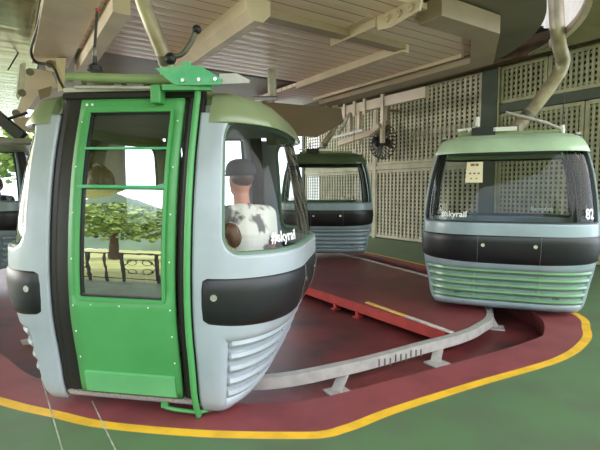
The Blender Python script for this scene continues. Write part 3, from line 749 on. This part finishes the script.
for i in range(25):
    z = 2.12-2.24*i/24; pts.append((.475-(.0)*i/24, -(B2(z)+.055), z))
post = MB().tube(pts, .021, 12).build('door_post', M['green_door'], g1, smooth=True)
z = -.01
MB().tube([(.475, -(B2(-.1)+.05), -.1), (.3, -(B2(-.1)+.04), -.1), (.22, -(B2(-.1)+.02), -.1)], .014, 8).tube([(.475, -(B2(-.1)+.05), -.1), (.62, -(B2(-.1)-.02), -.08), (.62, -(B2(-.1)-.12), -.08)], .014, 8).box((.22, -(B2(-.1)+.02), -.07), (.05, .03, .06)).build('post_foot', M['green_door'], post, smooth=True)

# ------------------------------------------------------------------ PEOPLE
def ell(mb, c, r, n=20, m=14): return mb.sphere(c, r, n, m)
def limb(mb, pts, rs):                            # tapered limb, closed, later fused by the voxel remesh
    for k in range(len(pts)-1):
        a, b_ = Vector(pts[k]), Vector(pts[k+1]); n = max(2, int((b_-a).length/.03))
        for q in range(n+1):
            t = q/n; c_ = a.lerp(b_, t); w = rs[k]+(rs[k+1]-rs[k])*t; mb.sphere(c_, w, 14, 10)
    return mb
def trunk(mb, secs):                              # (x, z, depth radius, width radius) sections of the torso
    for k in range(len(secs)-1):
        a, b_ = secs[k], secs[k+1]
        for q in range(6):
            t = q/5; x, z, dx, dy = [a[m]+(b_[m]-a[m])*t for m in range(4)]; mb.sphere((x, 0, z), (dx, dy, .06), 22, 10)
    return mb
def rem(o, vox=.012, it=6):
    r = o.modifiers.new('remesh', 'REMESH'); r.mode = 'VOXEL'; r.voxel_size = vox; r.use_smooth_shade = True
    s = o.modifiers.new('smooth', 'SMOOTH'); s.iterations = it; s.factor = .5; return o
def make_person(label, loc, rot, k=1.0, shirt=None, hair='short', hairm=None, cap=False, trousers=None):
    """seated figure facing local +x, hip point at the origin, seat surface just below it"""
    p = empty('person', loc, rot); p.scale = (k, k, k); tag(p, label, 'person')
    mb = MB()
    trunk(mb, [(0, .10, .12, .165), (-.03, .24, .105, .14), (-.04, .42, .115, .165), (-.03, .52, .09, .165)])
    limb(mb, [(-.015, 0, .55), (.005, 0, .64), (.03, 0, .74)], [.07, .06, .058])
    for q in (-1, 1):
        limb(mb, [(0, q*.09, .09), (.42, q*.13, .09), (.44, q*.13, -.34)], [.095, .065, .045]); limb(mb, [(.44, q*.13, -.34), (.54, q*.13, -.385)], [.045, .035])
        limb(mb, [(-.02, q*.19, .54), (.04, q*.25, .27), (.30, q*.17, .155), (.36, q*.15, .15)], [.058, .045, .032, .028])
    ell(mb, (.035, 0, .80), (.098, .076, .118)); ell(mb, (.07, 0, .74), (.062, .056, .06)); ell(mb, (.13, 0, .785), (.022, .014, .026)); ell(mb, (.118, 0, .742), (.014, .026, .01))
    for s in (-1, 1):
        ell(mb, (.02, s*.078, .79), (.016, .01, .03)); ell(mb, (.115, s*.03, .815), (.012, .014, .009))
        hx, hy = .40, s*.145
        ell(mb, (hx-.02, hy, .15), (.05, .036, .02))
        for f in range(4):
            yy = hy+(f-1.5)*.018; ln = (.055, .066, .062, .048)[f]
            mb.tube([(hx, yy, .155), (hx+ln*.7, yy, .15), (hx+ln, yy, .13)], [.010, .009, .007], 8)
        mb.tube([(hx-.03, hy-s*.03, .155), (hx+.0, hy-s*.055, .15), (hx+.025, hy-s*.06, .14)], [.011, .01, .008], 8)
        mb.sphere((.56, s*.13, -.385), (.11, .045, .03), 14, 8)
    rem(mb.build('body', M['skin'], p, smooth=True), .009, 5)
    # face marks
    for s in (-1, 1): MB().sphere((.122, s*.03, .812), (.006, .009, .006), 10, 6).build('eye', M['black'], p, smooth=True)
    for q in (-1, 1):
        rem(ell(ell(MB(), (.52, q*.13, -.385), (.135, .052, .038)), (.45, q*.13, -.36), (.06, .05, .055)).build('shoe', M['black'], p, smooth=True), .01, 3)
    # shirt
    sh = trunk(MB(), [(0, .07, .145, .19), (-.03, .24, .135, .175), (-.045, .42, .145, .2), (-.035, .53, .105, .185), (-.02, .585, .075, .10)])
    for q in (-1, 1): limb(sh, [(-.02, q*.1, .57), (-.02, q*.19, .545), (.02, q*.235, .38)], [.06, .075, .068])
    rem(sh.build('shirt', shirt, p, smooth=True), .012, 4)
    tv = trunk(MB(), [(0, .07, .135, .18), (-.01, .13, .13, .17)])
    for q in (-1, 1): limb(tv, [(0, q*.095, .08), (.42, q*.13, .09), (.44, q*.13, -.31)], [.11, .08, .06])
    rem(tv.build('trousers', trousers or M['trousers'], p, smooth=True), .012, 4)
    h = MB()
    if cap:
        ell(h, (-.005, 0, .825), (.1, .086, .075))
    elif hair == 'long':
        ell(h, (.0, 0, .82), (.122, .115, .13)); ell(h, (-.055, 0, .72), (.085, .11, .17)); ell(h, (-.07, 0, .62), (.06, .10, .13)); ell(h, (.0, 0, .935), (.05, .05, .03))
    else:
        ell(h, (.012, 0, .83), (.104, .092, .108)); ell(h, (-.035, 0, .79), (.07, .082, .10))
    rem(h.build('hair', hairm or M['hair'], p, smooth=True), .009, 2)
    if hair == 'long':
        MB().tube([(-.02, -.06, .955), (-.03, 0, .97), (-.02, .06, .955)], .014, 8).build('hair_bow', M['black'], p, smooth=True)
    if cap:
        c_ = MB(); n = 24
        lv = [(.126, .106, .835), (.128, .108, .87), (.118, .1, .91), (.09, .078, .94), (.045, .04, .955)]
        vs = [(.02+a*math.cos(2*PI*i/n), b_*math.sin(2*PI*i/n), z) for a, b_, z in lv for i in range(n)]; fs = []
        for j in range(len(lv)-1):
            for i in range(n): fs.append((j*n+i, j*n+(i+1) % n, (j+1)*n+(i+1) % n, (j+1)*n+i))
        fs.append(tuple(range((len(lv)-1)*n, len(lv)*n))); c_.add(vs, fs)
        cc = c_.build('cap', M['cap'], p, smooth=True, solid=.006, angle=60)
        MB().prism([(.10, -.085), (.17, -.075), (.215, -.035), (.215, .035), (.17, .075), (.10, .085)], .836, .846).build('cap_peak', M['cap'], cc)
    return p
def seat_at(g, u, v, z=.46):
    m = Matrix.Translation(g.location) @ g.rotation_euler.to_matrix().to_4x4(); return m @ Vector((u, v, z))
make_person('man in dark cap and white printed T-shirt seated at right inside nearest cabin', (-.47, 3.66, .73), rad(122), 1.12, M['shirt'], 'short', M['hair'], True)
make_person('child with brown hair seated low beside the man in the nearest cabin', (-.50, 3.25, .62), rad(165), .74, M['shirt_teal'], 'short', M['hair_child'])
make_person('woman with brown hair and dark bow seated at left inside nearest cabin', (-1.70, 3.86, .80), rad(55), 1.0, M['shirt_dark'], 'long', M['hair'])
make_person('dark haired passenger in the cabin at the left edge', (-5.1, 7.6, .84), rad(150), 1.0, M['shirt_dark'], 'short', M['hair'])

# ------------------------------------------------------------------ machinery at upper left
t = empty('switch_machinery', g2w(.25, 7.9, 3.5), G); tag(t, 'cluster of beige steel brackets and rollers under the ceiling, upper left', 'machinery')
iv = lambda x, y, Y: t_inv @ ony(x, y, Y)
t_inv = (Matrix.Translation(t.location) @ Matrix.Rotation(G, 4, 'Z')).inverted()
def flat(pts, Y, th):
    mb = MB(); a = [iv(x, y, Y) for x, y in pts]; b_ = [iv(x, y, Y+th) for x, y in pts]; n = len(a)
    tr = geometry.tessellate_polygon([[Vector((x, y, 0)) for x, y in pts]])
    return mb.add(a+b_, [tuple(q) for q in tr]+[tuple(i+n for i in q) for q in tr]+[(i, (i+1) % n, (i+1) % n+n, i+n) for i in range(n)])
flat([(32, 68), (52, 72), (58, 88), (40, 92), (22, 118), (14, 118), (22, 96), (24, 70)], 6.6, .12).build('side_plate', M['beige'], t)
flat([(20, 64), (26, 62), (24, 92), (18, 100), (16, 96)], 6.4, .05).build('clevis', M['galv'], t)
flat([(44, 56), (62, 58), (61, 74), (46, 70)], 6.3, .2).build('block', M['beige'], t)
flat([(56, 58), (66, 58), (64, 90), (58, 92)], 6.2, .1).build('vertical_post', M['beige'], t)
flat([(38, 90), (52, 86), (50, 96), (40, 100)], 6.3, .2).build('motor_box', M['brown_panel'], t)
flat([(12, 118), (40, 116), (46, 130), (20, 132)], 7.0, .3).build('base_block', M['beige_dark'], t)
mb = MB()
for x, y in ((30, 72), (22, 93), (50, 64), (16, 113)): mb.tube([iv(x, y, 6.25), iv(x, y, 6.5)], .05, 12)
mb.build('roller', M['galv_dark'], t, smooth=True)
mb = MB().tube(spline([iv(44, 0, 4.6), iv(38, 26, 5.2), iv(31, 50, 6.0), iv(36, 62, 6.2), iv(52, 66, 6.2), iv(60, 82, 6.2), iv(66, 92, 6.2)], 6), .018, 8).build('cable', M['black'], t, smooth=True)
MB().tube([iv(8, 70, 6.6), iv(26, 40, 6.6)], .01, 6).build('thin_cable', M['black'], t)
t2 = empty('dark_strut', ony(6, 124, 6.2)); tag(t2, 'dark diagonal steel strut above the cabin at the left edge', 'strut')
MB().bar((-.25, 0, .22), (.22, 0, -.18), .1, .14).tube([(-.2, 0, .0), (.3, 0, .15)], .02, 8).build('strut', M['black'], t2)
MB().box((.02, 0, -.24), (.9, .3, .06)).build('strut_base', M['galv_dark'], t2)

# ------------------------------------------------------------------ grey column inside the loop
o = MB().tube([(-3.75, 9.0, 0), (-3.75, 9.0, 3.5)], .27, 32).build('concrete_column', M['concrete'], smooth=True)
tag(o, 'round pale grey column seen through the nearest cabin', 'column')

# ------------------------------------------------------------------ outdoors: behind the camera and beyond the open side
def tree(name, label, x, y, h, r, n=900, z=0, group=None):
    t = empty(name, (x, y, z)); tag(t, label, 'tree', group)
    MB().tube([(0, 0, 0), (.05, 0, h*.35), (.0, .05, h*.7)], [r*.09, r*.07, r*.03], 10).build('trunk', M['bark'], t, smooth=True)
    mb = MB()
    for i in range(n):
        a = random.random()*2*PI; q = random.random()**.4; b_ = math.acos(random.uniform(-.75, 1))
        c = Vector((r*q*math.sin(b_)*math.cos(a), r*q*math.sin(b_)*math.sin(a), h*.62+h*.38*q*math.cos(b_)))
        s = random.uniform(.07, .15)*r*.5; rot = Matrix.Rotation(random.random()*6, 3, 'Z') @ Matrix.Rotation(random.random()*6, 3, 'X')
        mb.add([c+rot @ Vector(v)*s for v in ((-1, -.5, 0), (0, -.8, .1), (1, 0, 0), (0, .8, .1), (-1, .5, 0))], [(0, 1, 2, 3, 4)])
    mb.build('crown', M['leaf'], t); return t
o = MB().box((0, -41.5, -.36), (140, 81, .1)).box((-65, 35, -.36), (72, 80, .1)).build('lawn', M['lawn']); tag(o, kind='structure')
rl = empty('iron_railing', (0, -.8, 0)); tag(rl, 'black iron railing with scroll panels reflected in the nearest door', 'railing')
MB().box((-1, 0, 1.0), (9, .05, .04)).box((-1, 0, .12), (9, .03, .03)).build('top_rail', M['iron'], rl)
for k in range(14):
    x = -5.4+k*.66
    MB().box((x, 0, .5), (.045, .045, 1.0)).build('baluster', M['iron'], rl)
    if k % 2 == 0 and k < 13:
        mb = MB(); cx = x+.33
        for sx in (-1, 1):
            for sz in (-1, 1):
                mb.tube([(cx+sx*(.29-.27*(i/20))*1, 0, .56+sz*(.05+.34*math.sin(i/20*PI*.5)*(1-i/20*.5))) for i in range(21)], .01, 6)
                mb.tube([(cx+sx*(.15+.09*math.cos(a)), 0, .56+sz*.16+.09*math.sin(a)) for a in [2*PI*i/16 for i in range(17)]], .009, 6)
        mb.build('scroll_panel', M['iron'], rl)
    elif k < 13:
        MB().box((x+.33, 0, .5), (.03, .03, 1.0)).build('baluster', M['iron'], rl)
TR = [(-11, -20, 7, 3.4), (-4, -29, 8, 3.8), (2, -24, 6.5, 3.2), (8, -20, 7, 3.5), (-15, -14, 6, 3), (13, -12, 6, 3), (-20, -2, 6.5, 3.4)]
for i, (x, y, h, r) in enumerate(TR):
    tree('garden_tree', 'leafy green tree standing in the garden behind the railing', x, y, h, r, 1700, -.3, 'garden trees behind the railing')
TL = [(-20, 8, 5, 3), (-26, 14, 6, 4), (-24, 22, 7, 4), (-18, 30, 6.5, 4)]
for i, (x, y, h, r) in enumerate(TL):
    tree('distant_tree', 'pale green tree outside beyond the open left side', x, y, h, r, 1500, -.3, 'trees beyond the open side')
mb = MB(); vs = []; fs = []; n = 60
for i in range(n+1):
    x = -110+220*i/n; hh = 20+9*math.sin(i*.23)+3*math.sin(i*.9+1)
    vs += [(x, -80, -.3), (x, -92, hh), (x, -120, hh*.8)]
for i in range(n): fs += [(3*i, 3*i+3, 3*i+4, 3*i+1), (3*i+1, 3*i+4, 3*i+5, 3*i+2)]
o = mb.add(vs, fs).build('hills', M['hill'], smooth=True); tag(o, kind='structure')
hs = empty('garden_shed', (-1.5, -15, -.3), rad(8)); tag(hs, 'low dark garden shed reflected in the nearest cabin door', 'shed')
MB().box((0, 0, 1.0), (5, 3, 2.0)).build('shed_wall', M['brown_panel'], hs)
MB().prism([(-1.8, 2.0), (1.8, 2.0), (0, 2.9)], -2.8, 2.8, lambda x, y, z: (z, x, y)).build('shed_roof', M['galv'], hs)
